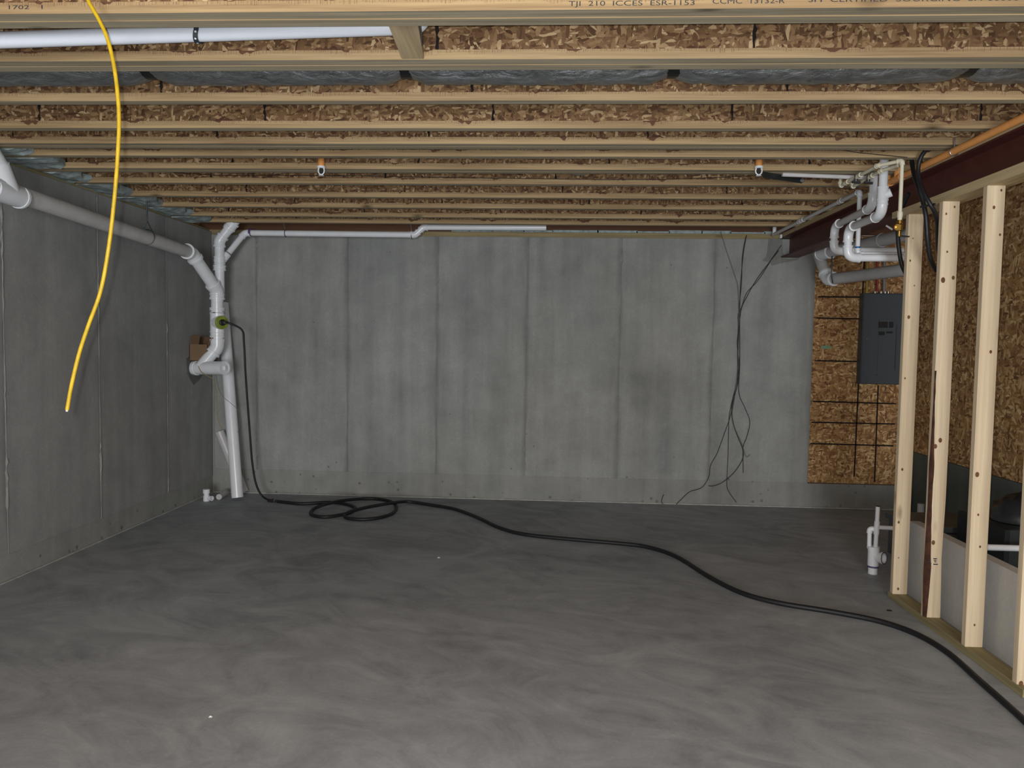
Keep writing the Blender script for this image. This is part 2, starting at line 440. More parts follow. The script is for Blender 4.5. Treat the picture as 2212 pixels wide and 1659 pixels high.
for i in range(4):
    MB().box((XR+.02, yy+.002, .582), (XR+.04, min(yy+1.22, YB+.08)-.002, 2.967)).build('osb_panel', 'osb_x', wr); yy += 1.22
# pale slab joint along the feet of the walls
j = MB()
for a, b in (((XL+.005, YB-.018, 0), (XR, YB-.001, .009)), ((XL+.001, 2.0, 0), (XL+.016, YB-.02, .007))): j.box(a, b)
struct(j.build('baseboard_back', 'slabedge'), 'thin pale slab joint along the wall foot')

# strand board field on the back wall, with the black nailing lines
ob = MB().box((2.543, YB+.05, .24), (XR-.003, YB+.07, 2.66)).build('osb_board', 'osb_y', None, (2.98, YB+.06, .24))
tag(ob, 'strand board sheet with black grid lines beside the concrete wall', 'board')
def yline(p, q, wd):
    a = PY(*p, YB+.049); b = PY(*q, YB+.049)
    MB().bar(a, b, wd, .004, (0, 1, 0)).build('marking_line', 'crack', ob)
for (p, q) in (((1768, 595), (1866, 598)), ((1767, 641), (1862, 642)), ((1764, 687), (1858, 689)), ((1761, 779), (1854, 781)), ((1756, 867), (1935, 872)), ((1753, 912), (1933, 916)), ((1750, 958), (1930, 963))):
    yline(p, q, .0135)
for (p, q) in (((1867, 560), (1845, 1030)), ((1897, 832), (1889, 1042))): yline(p, q, .013)
MB().bar(PY(1774, 750, YB+.0485), PY(1795, 750, YB+.0485), .03, .002, (0, 1, 0)).build('paint_mark', 'mint', ob)

# low pale wall behind the studs
struct(MB().box((2.30, 2.6, 0), (2.37, 4.80, .472)).build('wall_low', 'knee', None, (2.33, 3.7, 0), bevel=.004), 'low pale grey wall behind the wooden studs')

# deck over the joists
struct(MB().box((XL-.2, Y0, 2.968), (XR+.2, YB+.2, 2.99)).build('ceiling', 'osb_z'), 'strand board floor deck above the joists')

# sill and rim at the back wall
tr = struct(MB().box((XL-.2, YB+.005, ZW), (2.19, YB+.14, ZW+.05)).build('trim_1', 'sill'), 'wooden sill plate on top of the back wall')
m = MB(); rg = random.Random(3); x = -1.0
while x < 2.15:
    ln = rg.uniform(.1, .45); h = rg.uniform(.010, .026)
    m.box((x, YB-.012, ZW+.052-h*.3), (min(x+ln, 2.17), YB+.02, ZW+.052+h)); x += ln*.97
m.build('sill_foam', 'foam', tr)
struct(MB().box((XL-.2, YB+.03, ZB), (XR+.2, YB+.07, 2.967)).build('trim_2', 'flange'), 'rim board above the back wall')
struct(MB().box((XL-.2, Y0, ZW+.03), (XL-.02, YB, ZB)).build('trim_3', 'plate_pt'), 'sill plate on top of the side wall')
struct(MB().box((XL-.2, Y0, ZB), (XL-.12, YB, 2.967)).build('trim_4', 'osb_x'), 'rim board above the side wall')

BX, BZ0, BZ1 = 2.205, 2.434, 2.627          # steel beam: left edge, underside, top
# ------------------------------------------------------------------ I-joists
JX0, JX1 = XL-.118, BX+.24
ORD = ['first','second','third','fourth','fifth','sixth','seventh','eighth','ninth','tenth','eleventh','twelfth','thirteenth','fourteenth','fifteenth','sixteenth','seventeenth']
FW, FH, JD = .053, .038, .300
def joist_proto():
    t = thing('i_joist', '', 'joist', (0, 0, ZB), 'floor joists overhead')
    bf = MB().box((JX0, 0, ZB), (JX1, FW, ZB+FH)).build('bottom_flange', 'flange', t)
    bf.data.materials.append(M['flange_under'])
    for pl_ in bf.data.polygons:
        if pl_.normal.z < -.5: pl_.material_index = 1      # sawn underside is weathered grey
    MB().box((JX0, FW/2-.005, ZB+FH), (JX1, FW/2+.005, ZB+JD-FH)).build('web', 'web', t)
    MB().box((JX0, 0, ZB+JD-FH), (JX1, FW, ZB+JD)).build('top_flange', 'flange', t)
    return t
rows = [22, 128, 217, 277, 311, 338, 366, 398, 427, 450, 470, 484]
dbl = {0, 1, 4, 6}
JY = []
for i, y in enumerate(rows):
    Yj = PZ(1100, y, ZB).y
    JY.append((Yj, i))
    if i in dbl: JY.append((Yj+FW+.004, i+.5))
JY.sort(reverse=True)
proto = joist_proto(); JOB = {}
for k, (Yj, i) in enumerate(JY):
    if k == 0: t = proto
    else:
        t = proto.copy(); COL.objects.link(t)
        for c in proto.children:
            c2 = c.copy(); COL.objects.link(c2); c2.parent = t
    JOB[i] = (t, Yj)
for k, (Yj, i) in enumerate(JY):
    t = JOB[i][0]; zj = ZB-((.0025 if i < 1 else .001) if i % 1 else 0); t.location = (0, Yj, zj); WL[t] = V((0, Yj, ZB))
    t['label'] = 'wooden I-joist with strand board web, %s one out from the concrete back wall' % ORD[k]
# butt joints in the webs: ragged black cracks
cr = {1: (945, 1628), 3: (87, 573, 1065, 1580, 2117), 4: (30, 470, 927, 1399, 1850), 6: (145, 503, 905, 1316, 1748), 7: (60, 457, 833, 1200, 1583), 8: (200, 533, 875, 1215, 1570), 9: (330, 637, 955, 1273, 1603), 10: (495, 787, 1082, 1385), 2: (350, 1020, 1700), 5: (310, 760, 1240, 1690), 11: (640, 950, 1250, 1530)}
for i, lst in cr.items():
    t, Yj = JOB[i]; rg = random.Random(i)
    for px in lst:
        xw = PY(px, rows[i]-20, Yj+FW/2).x; vs = []; fs = []; n = 14; yv = Yj+FW/2-.0055
        for q in range(n+1):
            z = ZB+FH+(JD-2*FH)*q/n; wv = rg.uniform(.002, .009); jx = rg.uniform(-.003, .003)
            vs += [(xw+jx-wv, yv-.0006, z), (xw+jx+wv, yv-.0006, z)]
        for q in range(n): fs.append((2*q, 2*q+1, 2*q+3, 2*q+2))
        MB().add(vs, fs).build('web_joint', 'crack', t)
# printed lettering on the nearest joist
def lettering(txt, px0, py0, px1, t, Yj, size):
    cu = bpy.data.curves.new('txt', 'FONT'); cu.body = txt; cu.size = 1.0; cu.resolution_u = 3
    to = bpy.data.objects.new('txt', cu); COL.objects.link(to)
    bpy.context.view_layer.update()
    me = bpy.data.meshes.new_from_object(to.evaluated_get(bpy.context.evaluated_depsgraph_get()))
    bpy.data.objects.remove(to)
    a = PY(px0, py0, Yj-.0008); b = PY(px1, py0, Yj-.0008)
    wid = max(v.co.x for v in me.vertices)-min(v.co.x for v in me.vertices); sx = (b.x-a.x)/wid
    for v in me.vertices: v.co = V((a.x+v.co.x*sx, Yj-.0008, a.z+v.co.y*size))-WL[t]
    me.materials.clear(); me.materials.append(M['ink'])
    o = bpy.data.objects.new('printed_text', me); COL.objects.link(o); o.parent = t; o['kind'] = 'stuff'
t0, Yt0 = JOB[0]
lettering('TJI  210  ICCES  ESR-1153', 1228, 13, 1500, t0, Yt0, .023)
lettering('CCMC  13132-R', 1538, 8, 1694, t0, Yt0, .023)
lettering('SFI  CERTIFIED  SOURCING  SFI-00008', 1745, 4.5, 2200, t0, Yt0, .023)
lettering('1702   1', 14, 20, 87, t0, Yt0, .019)

# foam stuffed into each bay at the side wall
rg = random.Random(11); yf = sorted(JY); foams = []
foam_n = sum(1 for k in range(len(yf)-1) if yf[k+1][0]-yf[k][0]-FW >= .1 and yf[k+1][0] >= 3.9)
for k in range(len(yf)-1):
    a = yf[k][0]+FW; b = yf[k+1][0]
    if b-a < .1 or b < 3.9: continue
    vs = []; fs = []; nx, ny = 6, 5; ex = XL+rg.uniform(.12, .28)
    m = MB()
    for lay in range(2):
        vs = []; fs = []
        z0 = ZB-.004+lay*.05; xe = ex-lay*rg.uniform(-.05, .12)
        for q in range(nx+1):
            for w_ in range(ny+1):
                u = q/nx; vv = w_/ny; edge = rg.uniform(-.02, .02)
                xx = XL-.06+(xe-XL+.06)*u+(edge if q == nx else 0)
                vs.append((xx, a+.004+(b-a-.008)*vv, z0+rg.uniform(-.008, .008)+.02*(u > .9)))
        base = len(vs)
        for q in range(nx+1):
            for w_ in range(ny+1):
                v_ = vs[q*(ny+1)+w_]; vs.append((v_[0], v_[1], z0+.052))
        for q in range(nx):
            for w_ in range(ny):
                i0 = q*(ny+1)+w_; i1 = i0+1; i2 = i0+ny+2; i3 = i0+ny+1
                fs += [(i0, i1, i2, i3), (base+i0, base+i3, base+i2, base+i1)]
        for w_ in range(ny):
            i0 = nx*(ny+1)+w_; fs.append((i0, i0+1, base+i0+1, base+i0))
        for q in range(nx):
            i0 = q*(ny+1); i1 = i0+ny+1; fs.append((i0, i1, base+i1, base+i0))
            i0 += ny; i1 += ny; fs.append((i1, i0, base+i0, base+i1))
        m.add(vs, fs)
    foams.append(tag(m.build('rim_insulation', 'foam', None, (XL, (a+b)/2, ZB)), 'pale blue foam on the side wall, %s piece out from the back wall' % ORD[foam_n-1-len(foams)], 'insulation', 'foam pieces at the joist ends'))

# ------------------------------------------------------------------ steel beam and stud frame
bm_ = thing('steel_beam', 'dark red oxide steel beam carrying the joists above the stud frame', 'beam', (BX+.08, 4.5, BZ0))
MB().box((BX, 1.2, BZ0), (BX+.165, YB+.1, BZ0+.011)).build('bottom_flange', 'steel', bm_)
MB().box((BX, 1.2, BZ1-.011), (BX+.165, YB+.1, BZ1)).build('top_flange', 'steel', bm_)
MB().box((BX+.078, 1.2, BZ0+.011), (BX+.087, YB+.1, BZ1-.011)).build('web', 'steel', bm_)
tag(MB().box((BX+.005, 1.2, BZ1), (BX+.16, YB+.1, ZB)).build('beam_plate', 'plate', None, (BX+.08, 4.5, BZ1)), 'wooden plate lying on top of the steel beam', 'plate')
# grout round the beam pocket
pk = [(1660, 515), (1690, 517), (1691, 548), (1700, 560), (1728, 556), (1722, 562), (1690, 568), (1668, 574), (1662, 566), (1646, 563), (1655, 555), (1658, 540)]
MB().prism([PY(px, py, YB-.0055) for px, py in pk], (0, -.004, 0)).build('grout_patch', 'grout', wb)

SX, SW, ST = 2.155, .089, .038
PLB = 2.384
fr = thing('stud_frame', 'bare spruce stud frame standing under the steel beam', 'wall frame', (SX+SW/2, 4.05, 0))
MB().box((SX-.002, 3.375, 0), (SX+SW+.002, 4.72, ST)).build('bottom_plate', 'plate_pt', fr, bevel=.002)
MB().box((SX, 2.9, PLB), (SX+SW+.04, 4.76, BZ0-.001)).build('top_plate', 'plate', fr, bevel=.002)
STUDS = []
for i, (yv, base) in enumerate(((4.66, 0), (4.268, 0), (3.85, 0), (3.425, 0))):
    if i != 1:
        sd = MB().box((SX, yv, ST), (SX+SW, yv+ST, PLB)).build('stud', 'stud', fr, bevel=.003); STUDS.append(sd)
    else:      # waney stud: its near left edge still carries bark
        n = 40; vs = []; rg = random.Random(5); bk = []
        for q in range(n+1):
            z = ST+(PLB-ST)*q/n; u = q/n
            wn = .004+.020*max(0, 1-abs(u-.12)/.2)+.013*max(0, 1-abs(u-.36)/.14)+rg.uniform(0, .003)
            if u > .62: wn = .003
            wr_ = .008*max(0, 1-abs(u-.15)/.14)
            p0 = (SX+wn, yv, z); p1 = (SX+SW-wr_, yv, z); p2 = (SX+SW, yv+ST, z); p3 = (SX, yv+ST, z); p4 = (SX, yv+min(.03, wn*1.25), z)
            vs += [p0, p1, p2, p3, p4]; bk.append((p0, p4, wn))
        fs = []
        for q in range(n):
            for c in range(5): fs.append((q*5+c, q*5+(c+1) % 5, (q+1)*5+(c+1) % 5, (q+1)*5+c))
        fs += [(4, 3, 2, 1, 0), tuple(n*5+c for c in range(5))]
        sd = MB().add(vs, fs).build('stud', 'stud', fr); STUDS.append(sd)
        vs = []; fs = []
        for p0, p4, wn in bk: vs += [V(p0)+V((-.0004, -.0012, 0)), (V(p0)+V(p4))/2+V((-.002, -.002, 0)), V(p4)+V((-.0012, -.0004, 0))]
        for q in range(int(n*.62)):
            k = q*3; fs += [(k, k+1, k+4, k+3), (k+1, k+2, k+5, k+4)]
        MB().add(vs[:3*(int(n*.62)+1)], fs).build('bark', 'bark', sd)
        st = MB()
        for (u0, v0, u1, v1) in ((2005, 1207, 2009, 1209), (2006, 1211, 2011, 1213), (2016, 1206, 2024, 1208), (2017, 1210, 2023, 1211.5), (2018, 1213, 2023, 1214.5), (2006, 1216.5, 2012, 1218), (2016, 1218, 2026, 1220)):
            a = PY(u0, v1, yv-.0008); b = PY(u1, v0, yv-.0008); st.box((a.x, yv-.0012, a.z), (b.x, yv-.0004, b.z))
        st.build('grade_stamp', 'ink', sd)['kind'] = 'stuff'
KN = {0: ((1963, 685, 5), (1957, 563, 3), (1975, 617, 2), (1950, 817, 3), (1937, 1128, 4), (1949, 1014, 4), (1972, 515, 2), (1941, 1205, 2), (1940, 1272, 4)),
      1: ((2031, 951, 6), (2014, 964, 6), (2036, 605, 7), (2059, 600, 5), (2046, 544, 3), (2044, 462, 3), (2062, 447, 3), (2016, 1172, 6)),
      2: ((2108, 1025, 6), (2147, 448, 4), (2163, 411, 3), (2160, 507, 3), (2113, 1112, 3), (2105, 1350, 3), (2117, 1181, 3), (2140, 760, 4)),
      3: ((2205, 1477, 6), (2208, 1170, 5))}
for i, lst in KN.items():
    yv = (4.66, 4.268, 3.85, 3.425)[i]; sd = STUDS[i]
    for px, py, rr in lst:
        c_ = PY(px, py, yv); c_.x = min(max(c_.x, SX+.018), SX+SW-.012); e_ = rr*.0021
        MB().add([c_+V((math.cos(a)*e_*.8, -.0007, math.sin(a)*e_*1.1)) for a in [2*math.pi*q/12 for q in range(12)]], [tuple(range(12))]).build('knot', 'knot', sd)
tag(MB().box((2.16, 4.83, BZ0-.04), (2.25, 4.90, BZ0-.001)).build('wood_block', 'plate', None, (2.2, 4.86, BZ0-.04)), 'small wooden block under the steel beam beyond the end stud', 'block')

# ------------------------------------------------------------------ overhead: duct, white pipe, block, cables
ty2 = JOB[1.5][1]+FW; ty3 = JOB[2][1]
YD = (ty2+ty3)/2+.012
pins = [PY(px, 160, YD).x for px in (-220, 325, 877, 1452, 2090, 2640)]
pts = []; rad = []
for a, b in zip(pins, pins[1:]):
    n = 26
    for q in range(n):
        u = q/n; s_ = math.sin(math.pi*u); k = min(1, s_*4.2)
        rad.append(.090+.026*k**.8); pts.append(V((a+(b-a)*u, YD+.004*math.sin(q*1.7), 2.806-.004*k-.004*s_)))
n0 = max(i for i, p in enumerate(pts) if p.x < 3.4)
dm = MB(); seg = 26; rg = random.Random(2); vs = []; fs = []
for i in range(n0+1):
    ph = rg.uniform(0, 6)
    for k in range(seg):
        a = 2*math.pi*k/seg; rr = rad[i]*(1+.022*math.sin(5*a+ph)+rg.uniform(-.010, .010))
        vs.append(pts[i]+V((0, math.cos(a)*rr*1.22, math.sin(a)*rr)))
for i in range(n0):
    for k in range(seg):
        k2 = (k+1) % seg; fs.append((i*seg+k, i*seg+k2, (i+1)*seg+k2, (i+1)*seg+k))
dm.add(vs, fs, True)
tag(dm.build('flexible_duct', 'foil', None, (0, YD, 2.845)), 'silver foil insulated flexible duct slung in a joist bay', 'duct')
for sn, x in enumerate(pins[1:5]):
    arc = [V((x+.03*math.cos(a), YD+math.cos(a)*.117, 2.804+math.sin(a)*.097)) for a in [math.pi+math.pi*q/14 for q in range(15)]]
    arc = [arc[0]+V((0, 0, .15))]+arc+[arc[-1]+V((0, 0, .15))]
    m = MB(); vs = []; fs = []
    for p in arc: vs += [p+V((-.036, 0, 0)), p+V((.036, 0, 0))]
    for q in range(len(arc)-1): fs.append((2*q, 2*q+1, 2*q+3, 2*q+2))
    o = m.add(vs, fs).build('duct_strap', 'black', None, (x, YD, 2.75))
    sm = o.modifiers.new('solid', 'SOLIDIFY'); sm.thickness = .003; sm.offset = 1
    tag(o, 'black nylon strap round the silver foil duct, %s one out from the steel beam' % ORD[3-sn], 'strap', 'black duct straps')
# white vent pipe in the first bay
ty1 = JOB[.5][1]+FW; yb2 = JOB[1][1]
YP = (ty1+yb2)/2
p0, p1 = PY(-420, 101, YP), PY(905, 56, YP)
wp = thing('vent_pipe', 'clean white plastic pipe running between the two nearest joists', 'pipe', (p0+p1)/2)
dd = (p1-p0).normalized()
pipe_run(wp, [p0, p1, p1+V((.03, .05, .14))], .030, 'pvc_bright', 'pvc_bright', 1.6, 1.12)
hp = p0.lerp(p1, (447+420)/1325)
st = thing('pipe_strap', 'perforated metal strap round the clean white overhead pipe', 'strap', hp)
arc = [hp+V((0.012*math.sin(a), math.cos(a)*.0345, math.sin(a)*.0345)) for a in [math.pi+math.pi*q/14 for q in range(15)]]
arc = [arc[0]+V((0, 0, .2))]+arc+[arc[-1]+V((0, 0, .2))]
m = MB(); vs = []; fs = []
for p in arc: vs += [p+V((-.0095, 0, 0)), p+V((.0095, 0, 0))]
for q in range(len(arc)-1): fs.append((2*q, 2*q+1, 2*q+3, 2*q+2))
o = m.add(vs, fs).build('strap_band', 'strap', st); sm = o.modifiers.new('solid', 'SOLIDIFY'); sm.thickness = .0015
m = MB()
for q in range(2, len(arc)-2, 3):
    c = arc[q]; nn = (c-hp); nn.x = 0; nn.normalize(); m.lathe(c+nn*.0018, nn, [(0, .004), (.0004, .004), (.0004, 0.0)], 10)
m.build('strap_hole', 'pvc_bright', st)
# block bridging the bay
A0, A1 = PZ(840, 56, ZB+.012), PZ(906, 56, ZB+.012); B0, B1 = PZ(868, 128, ZB+.002), PZ(916, 128, ZB+.002)
A0.y = A1.y = ty1+.001; B0.y = B1.y = yb2-.001
blk = MB().add([A0, A1, B1, B0]+[p+V((0, 0, .034)) for p in (A0, A1, B1, B0)], [(0,3,2,1),(4,5,6,7),(0,1,5,4),(1,2,6,5),(2,3,7,6),(3,0,4,7)])
bo = thing('bridging_block', 'short wooden block wedged across the bay beside the white pipe', 'block', (A0+B1)/2)
blk.build('block', 'block', bo, bevel=.002)
cpl = MB(); c0 = A1.lerp(B1, .1)+V((.002, 0, .004)); c1 = A1.lerp(B1, .62)+V((.002, 0, .004))
cpl.bar(c0+V((0, 0, .02)), c1+V((0, 0, .02)), .003, .05).build('nail_plate', 'galv', bo)
# yellow cable
yc = [(168, -60), (190, 0), (215, 45), (234, 90), (249, 160), (257, 250), (254, 340), (246, 440), (234, 540), (217, 630), (192, 700), (172, 760), (155, 830), (145, 885)]
q_ = [PY(px, py, 2.40) for px, py in yc]; q_ = [V((q_[0].x-.16, Yt0-.006, 2.80)), V((q_[0].x-.06, 2.49, 2.775))]+q_
yt = thing('yellow_cable', 'yellow electrical cable dangling from the nearest joist', 'cable', q_[-1])
MB().tube(spline(q_, 7), .0062, 10).build('jacket', 'yellow', yt)
d = (q_[-1]-q_[-2]).normalized()
MB().tube([q_[-1], q_[-1]+d*.006], .004, 8).build('cut_end', 'chip', yt)

# sprinkler heads
def sprinkler(px, label):
    Yk = JOB[6][1]-.03-.0
    top = PY(px, 341, Yk); b = PY(px, 360, Yk); e = PY(px, 379, Yk); c = V((top.x, Yk, 0))
    t = thing('fire_sprinkler', label, 'sprinkler', (top.x, Yk, e.z), 'sprinkler heads under the joists')
    f = lambda z: V((top.x, Yk, z))
    MB().lathe(f(b.z), (0, 0, 1), [(0, 0), (0, .021), (.035, .021), (.052, .018), (.066, .0165), (2.95-b.z, .0165)]).build('drop_pipe', 'orange', t)
    MB().lathe(f(b.z), (0, 0, -1), [(-.002, 0), (-.002, .026), (.006, .027), (.011, .022), (.011, 0)]).build('collar', 'pvc', t)
    for s in (-1, 1):
        MB().tube(spline([f(b.z-.008)+V((s*.016, 0, 0)), f(b.z-.026)+V((s*.0195, 0, 0)), f(b.z-.042)+V((s*.014, 0, 0)), f(b.z-.050)+V((s*.002, 0, 0))], 4), .0042, 8).build('frame_arm', 'pvc', t)
    MB().tube([f(b.z-.008), f(b.z-.044)], .0095, 10).build('bulb', 'panel_dk', t)
    MB().lathe(f(b.z-.053), (0, 0, -1), [(0, 0), (0, .016), (.004, .0165), (.004, 0)]).build('deflector', 'pvc', t)
sprinkler(694, 'orange and white sprinkler head hanging amid bare joists, toward the side wall')
sprinkler(1640, 'orange and white sprinkler head hanging beside the dark duct strip')

# thin brown wire along the joists
Yw = JOB[7][1]-.012
wz = [(300, 366), (460, 378), (700, 379), (900, 382), (1150, 386), (1400, 388), (1600, 381), (1680, 374)]
tag(MB().tube(spline([PY(a, b, Yw) for a, b in wz], 4), .0022, 6).build('thin_wire', 'wire', None, PY(900, 382, Yw)), 'thin dark wire strung along the underside of the joists', 'wire')
tag(MB().tube(spline([PY(a, b, JOB[5][1]-.02) for a, b in ((1808, 322), (1850, 329), (1900, 334), (1960, 340))], 4), .002, 6).build('thin_wire', 'wire', None, PY(1850, 329, JOB[5][1])), 'short thin dark wire near the steel beam under the joists', 'wire')
# grey-white pipe along the bay and the dark metal strip
a = PZ(1690, 377, ZB-.012); b = PZ(1868, 384, ZB-.022)
tag(MB().tube([a, b], .013, 14).build('plastic_pipe', 'pvc_gray', None, (a+b)/2), 'thin grey white pipe lying under the joists by the valves', 'pipe')
a = PZ(1648, 377, ZB-.019); b = PZ(1732, 390, ZB-.019)
ms = thing('metal_strip', 'dark bent sheet metal strip tacked under the joists', 'metal strip', (a+b)/2)
MB().bar(a, b, .004, .036).build('strip', 'galv_dark', ms); MB().lathe(b+V((0, -.006, 0)), (0, -1, 0), [(0, 0), (0, .014), (.006, .012), (.006, 0)]).build('screw', 'chrome', ms)
a = PY(1256, 378, JOB[7][1]-.04)
tag(MB().bar(a+V((-.06, 0, .004)), a+V((.02, 0, 0)), .012, .006).build('metal_clip', 'chrome', None, a), 'tiny shiny metal clip under the joists', 'clip')

# ------------------------------------------------------------------ drain stack in the far corner
YS = 6.93; r4 = .056; r3 = .045; r2 = .0285
ds = thing('drain_stack', 'white plastic drain stack with wye branches in the concrete corner', 'drain pipe', (-3.2, YS, 1.24))
XD = -3.27
d0, d1 = PX(-260, 318, XD), PX(413, 546, XD)
s0 = PY(469, 628, YS); s1 = PY(471, 750, YS); s1.x = s0.x; tee = V((-3.315, 6.86, 1.292))
pipe_run(ds, [d0, d1, s0, s1, tee], r4, 'pvc_gray', 'pvc', 1.7, 1.15, alt={2: 'pvc', 3: 'pvc', 1: 'pvc'})
# branch wye on the long drain
w0 = PX(35, 424, XD); w1 = PX(-42, 296, XD); dv = (d1-d0).normalized()
MB().tube([w0-dv*.2, w0+dv*.035], r4*1.16, 22).lathe(w0+dv*.03, dv, [(-.01, r4*1.16), (-.01, r4*1.25), (.008, r4*1.25), (.008, r4)]).tube([w0-dv*.06, w0.lerp(w1, .55)], r4*1.14, 22).build('wye', 'pvc', ds)
MB().tube([w0.lerp(w1, .5), w1], r4, 20).build('pipe', 'pvc', ds)
# socket bands on the stack
for py, ln in ((640, .05), (668, .03), (676, .02), (722, .06), (736, .03)):
    p = PY(470, py, YS); p.x = s0.x; coupling(ds, p, (0, 0, 1), r4, ln, fit=1.16)
# wye where the diagonal meets the upper stack
u0 = PY(470, 640, YS+.02); u1 = PY(469, 520, YS+.03); u0.x = u1.x = s0.x+.012
pipe_run(ds, [V((u1.x, u1.y, u0.z)), u1, PY(500, 487, YS+.04), PY(512, 472, YS+.04)], r3, 'pvc', 'pvc', 1.7, 1.16)
for py in (560, 566, 579): p = PY(469, py, YS+.03); p.x = u1.x; coupling(ds, p, (0, 0, 1), r3, .05, fit=1.12 if py < 570 else 1.24)
p = PY(497, 490, YS+.04); coupling(ds, p, PY(512, 472, YS+.04)-PY(500, 487, YS+.04), r3, .07, fit=1.1)
# small branch and the run along the back wall
b0 = PY(473, 572, YS+.03); b1 = PY(529, 503, 7.13); b2 = PY(897, 503, 7.2); b3 = PY(915, 487, 7.2); b4 = PY(1180, 490, 7.2)
b2.z = b1.z+.004; b3.z = b2.z+.075; b4.z = b3.z+.005
pipe_run(ds, [b0, b1, b2, b3, b4], r2, 'pvc', 'pvc', 1.8, 1.16)
MB().tube([b0, b0.lerp(b1, .33)], r2*1.25, 18).build('wye', 'pvc', ds)
band(ds, b0.lerp(b1, .34), b1-b0, r2*1.28, .012, 'grayc'); band(ds, PY(541, 502, 7.131)*1.0, (1, 0, 0), r2*1.3, .022, 'purple')
# tee through the side wall, with clean-out cap
t0_, t1_ = V((XL+.004, 6.92, 1.283)), PY(484, 795, 6.77)
ax = (t1_-t0_).normalized()
MB().tube([t0_, t1_], r4*1.13, 24).lathe(t0_+ax*.04, ax, [(0, r4*1.13), (0, r4*1.25), (.03, r4*1.25), (.03, r4*1.13)]).build('tee', 'pvc', ds)
cap = MB().lathe(t1_, ax, [(-.012, r4*1.1), (-.012, r4*1.2), (.012, r4*1.2), (.012, r4*.95), (.006, r4*.95), (.006, 0)]).build('cleanout_cap', 'pvc', ds)
MB().bar(t1_+ax*.014+V((0, 0, -.018)), t1_+ax*.014+V((0, 0, .018)), .018, .016, ax).build('cap_nut', 'pvc', cap)
# clean-out tee with lime plug and hose coupling
q0 = PY(471, 697, YS); q0.x = s0.x; qd = V((.75, -.66, 0)).normalized(); q1 = q0+qd*.115
MB().tube([q0+V((0, 0, .09)), q0-V((0, 0, .09))], r4*1.17, 22).lathe(q0, qd, [(0, .07), (.085, .066), (.085, .058), (.1, .058)]).build('test_tee', 'pvc', ds)
pl = MB().lathe(q0+qd*.086, qd, [(0, .064), (.012, .064), (.016, .05), (.016, 0)]).build('test_plug', 'green', ds); pl['label'] = 'lime green test plug'
MB().lathe(q0+qd*.1, qd, [(0, .03), (.02, .03), (.024, .022), (.055, .022), (.055, 0)]).build('plug_stem', 'black', ds)
# patch of mortar round the stub
mp = [(402, 776), (412, 768), (432, 767), (447, 772), (446, 798), (436, 812), (428, 822), (418, 832), (411, 820), (404, 806)]
MB().prism([PX(a, b, XL+.006) for a, b in mp], (.004, 0, 0)).build('mortar_patch', 'mortar', wl)
# pipe hanger on the long drain
h0 = PX(318, 512, XD)
hg = thing('pipe_hanger', 'dark split-ring hanger rod holding the long grey drain on the side wall', 'hanger', h0)
side = dv.cross(V((0, 0, 1))).normalized(); upv = side.cross(dv)
ring = [h0+(side*math.cos(a)+upv*math.sin(a))*(r4+.004) for a in [math.pi*2*q/28 for q in range(29)]]
MB().tube(ring, .0042, 8, False).build('ring', 'strap', hg)
apx = h0+V((0, 0, .13)); 
for s in (-1, 1): MB().tube([h0+(side*s*.7+upv*.72).normalized()*(r4+.004), apx], .0042, 8).build('yoke', 'strap', hg)
MB().tube([apx, V((apx.x, apx.y, ZB+.012))], .006, 8).build('rod', 'strap', hg)
for px, py, lab in ((618, 500, 'first'), (888, 500, 'second')):
    c = V((PY(px, py, 7.16).x, b1.y+(b2.y-b1.y)*((px-529)/368), b1.z))
    t = thing('pipe_hanger', 'metal hanger on the white back wall pipe, %s out from the drain stack' % lab, 'hanger', c)
    MB().tube([c+V((0, math.cos(a)*(r2+.004), math.sin(a)*(r2+.004))) for a in [2*math.pi*q/24 for q in range(25)]], .004, 8, False).build('ring', 'strap', t)
    MB().tube([c+V((0, 0, r2)), c+V((.0, -.09, .12))], .004, 8).build('rod', 'chrome', t)

# cardboard box behind the stack, resting on the tee
cb = thing('cardboard_box', 'small open cardboard box perched on the drain tee beside the side wall', 'box', (-3.34, 6.93, 1.355))
x0, x1, y0, y1, z0, z1 = XL+.008, -3.245, 6.86, 7.06, 1.352, 1.51
MB().box((x0, y0, z0), (x1, y0+.004, z1)).build('box_side', 'card', cb)
MB().box((x0, y1-.004, z0), (x1, y1, z1+.075)).build('box_side', 'card_in', cb)
MB().box((x0, y0, z0), (x0+.004, y1, z1)).build('box_side', 'card_in', cb)
MB().box((x1-.004, y0, z0), (x1, y1, z1)).build('box_side', 'card', cb)
MB().box((x0, y0, z0), (x1, y1, z0+.004)).build('box_bottom', 'card_in', cb)
MB().bar((x1-.002, y0+.1, z1), (x1+.055, y0+.1, z1+.075), .19, .004).build('box_flap', 'card', cb)
MB().bar((x0+.05, y0, z1+.0), (x0+.05, y0+.03, z1+.085), .085, .004, (0, 1, 0)).build('box_flap', 'card_in', cb)

# string tied on the tee
sg = [PY(426, 783, 6.83), PY(434, 803, 6.78), PY(448, 812, 6.8), PY(462, 822, 6.85), PY(468, 850, 6.9), PY(470, 900, 6.95), PY(478, 925, 6.98)]
tag(MB().tube(spline(sg, 5), .0028, 6).build('string', 'string', None, sg[-1]), 'yellowish string dangling from the drain tee in the corner', 'string')
sg = [PY(466, 806, 6.9), PY(472, 838, 6.86), PY(482, 857, 6.86), PY(500, 872, 6.88), PY(514, 886, 6.9), PY(521, 903, 6.92), PY(520, 922, 6.94), PY(513, 934, 6.97)]
tag(MB().tube(spline(sg, 5), .0022, 6).build('string', 'wire_gray', None, sg[-1]), 'thin curling grey wire loop in front of the leaning pipe', 'wire')

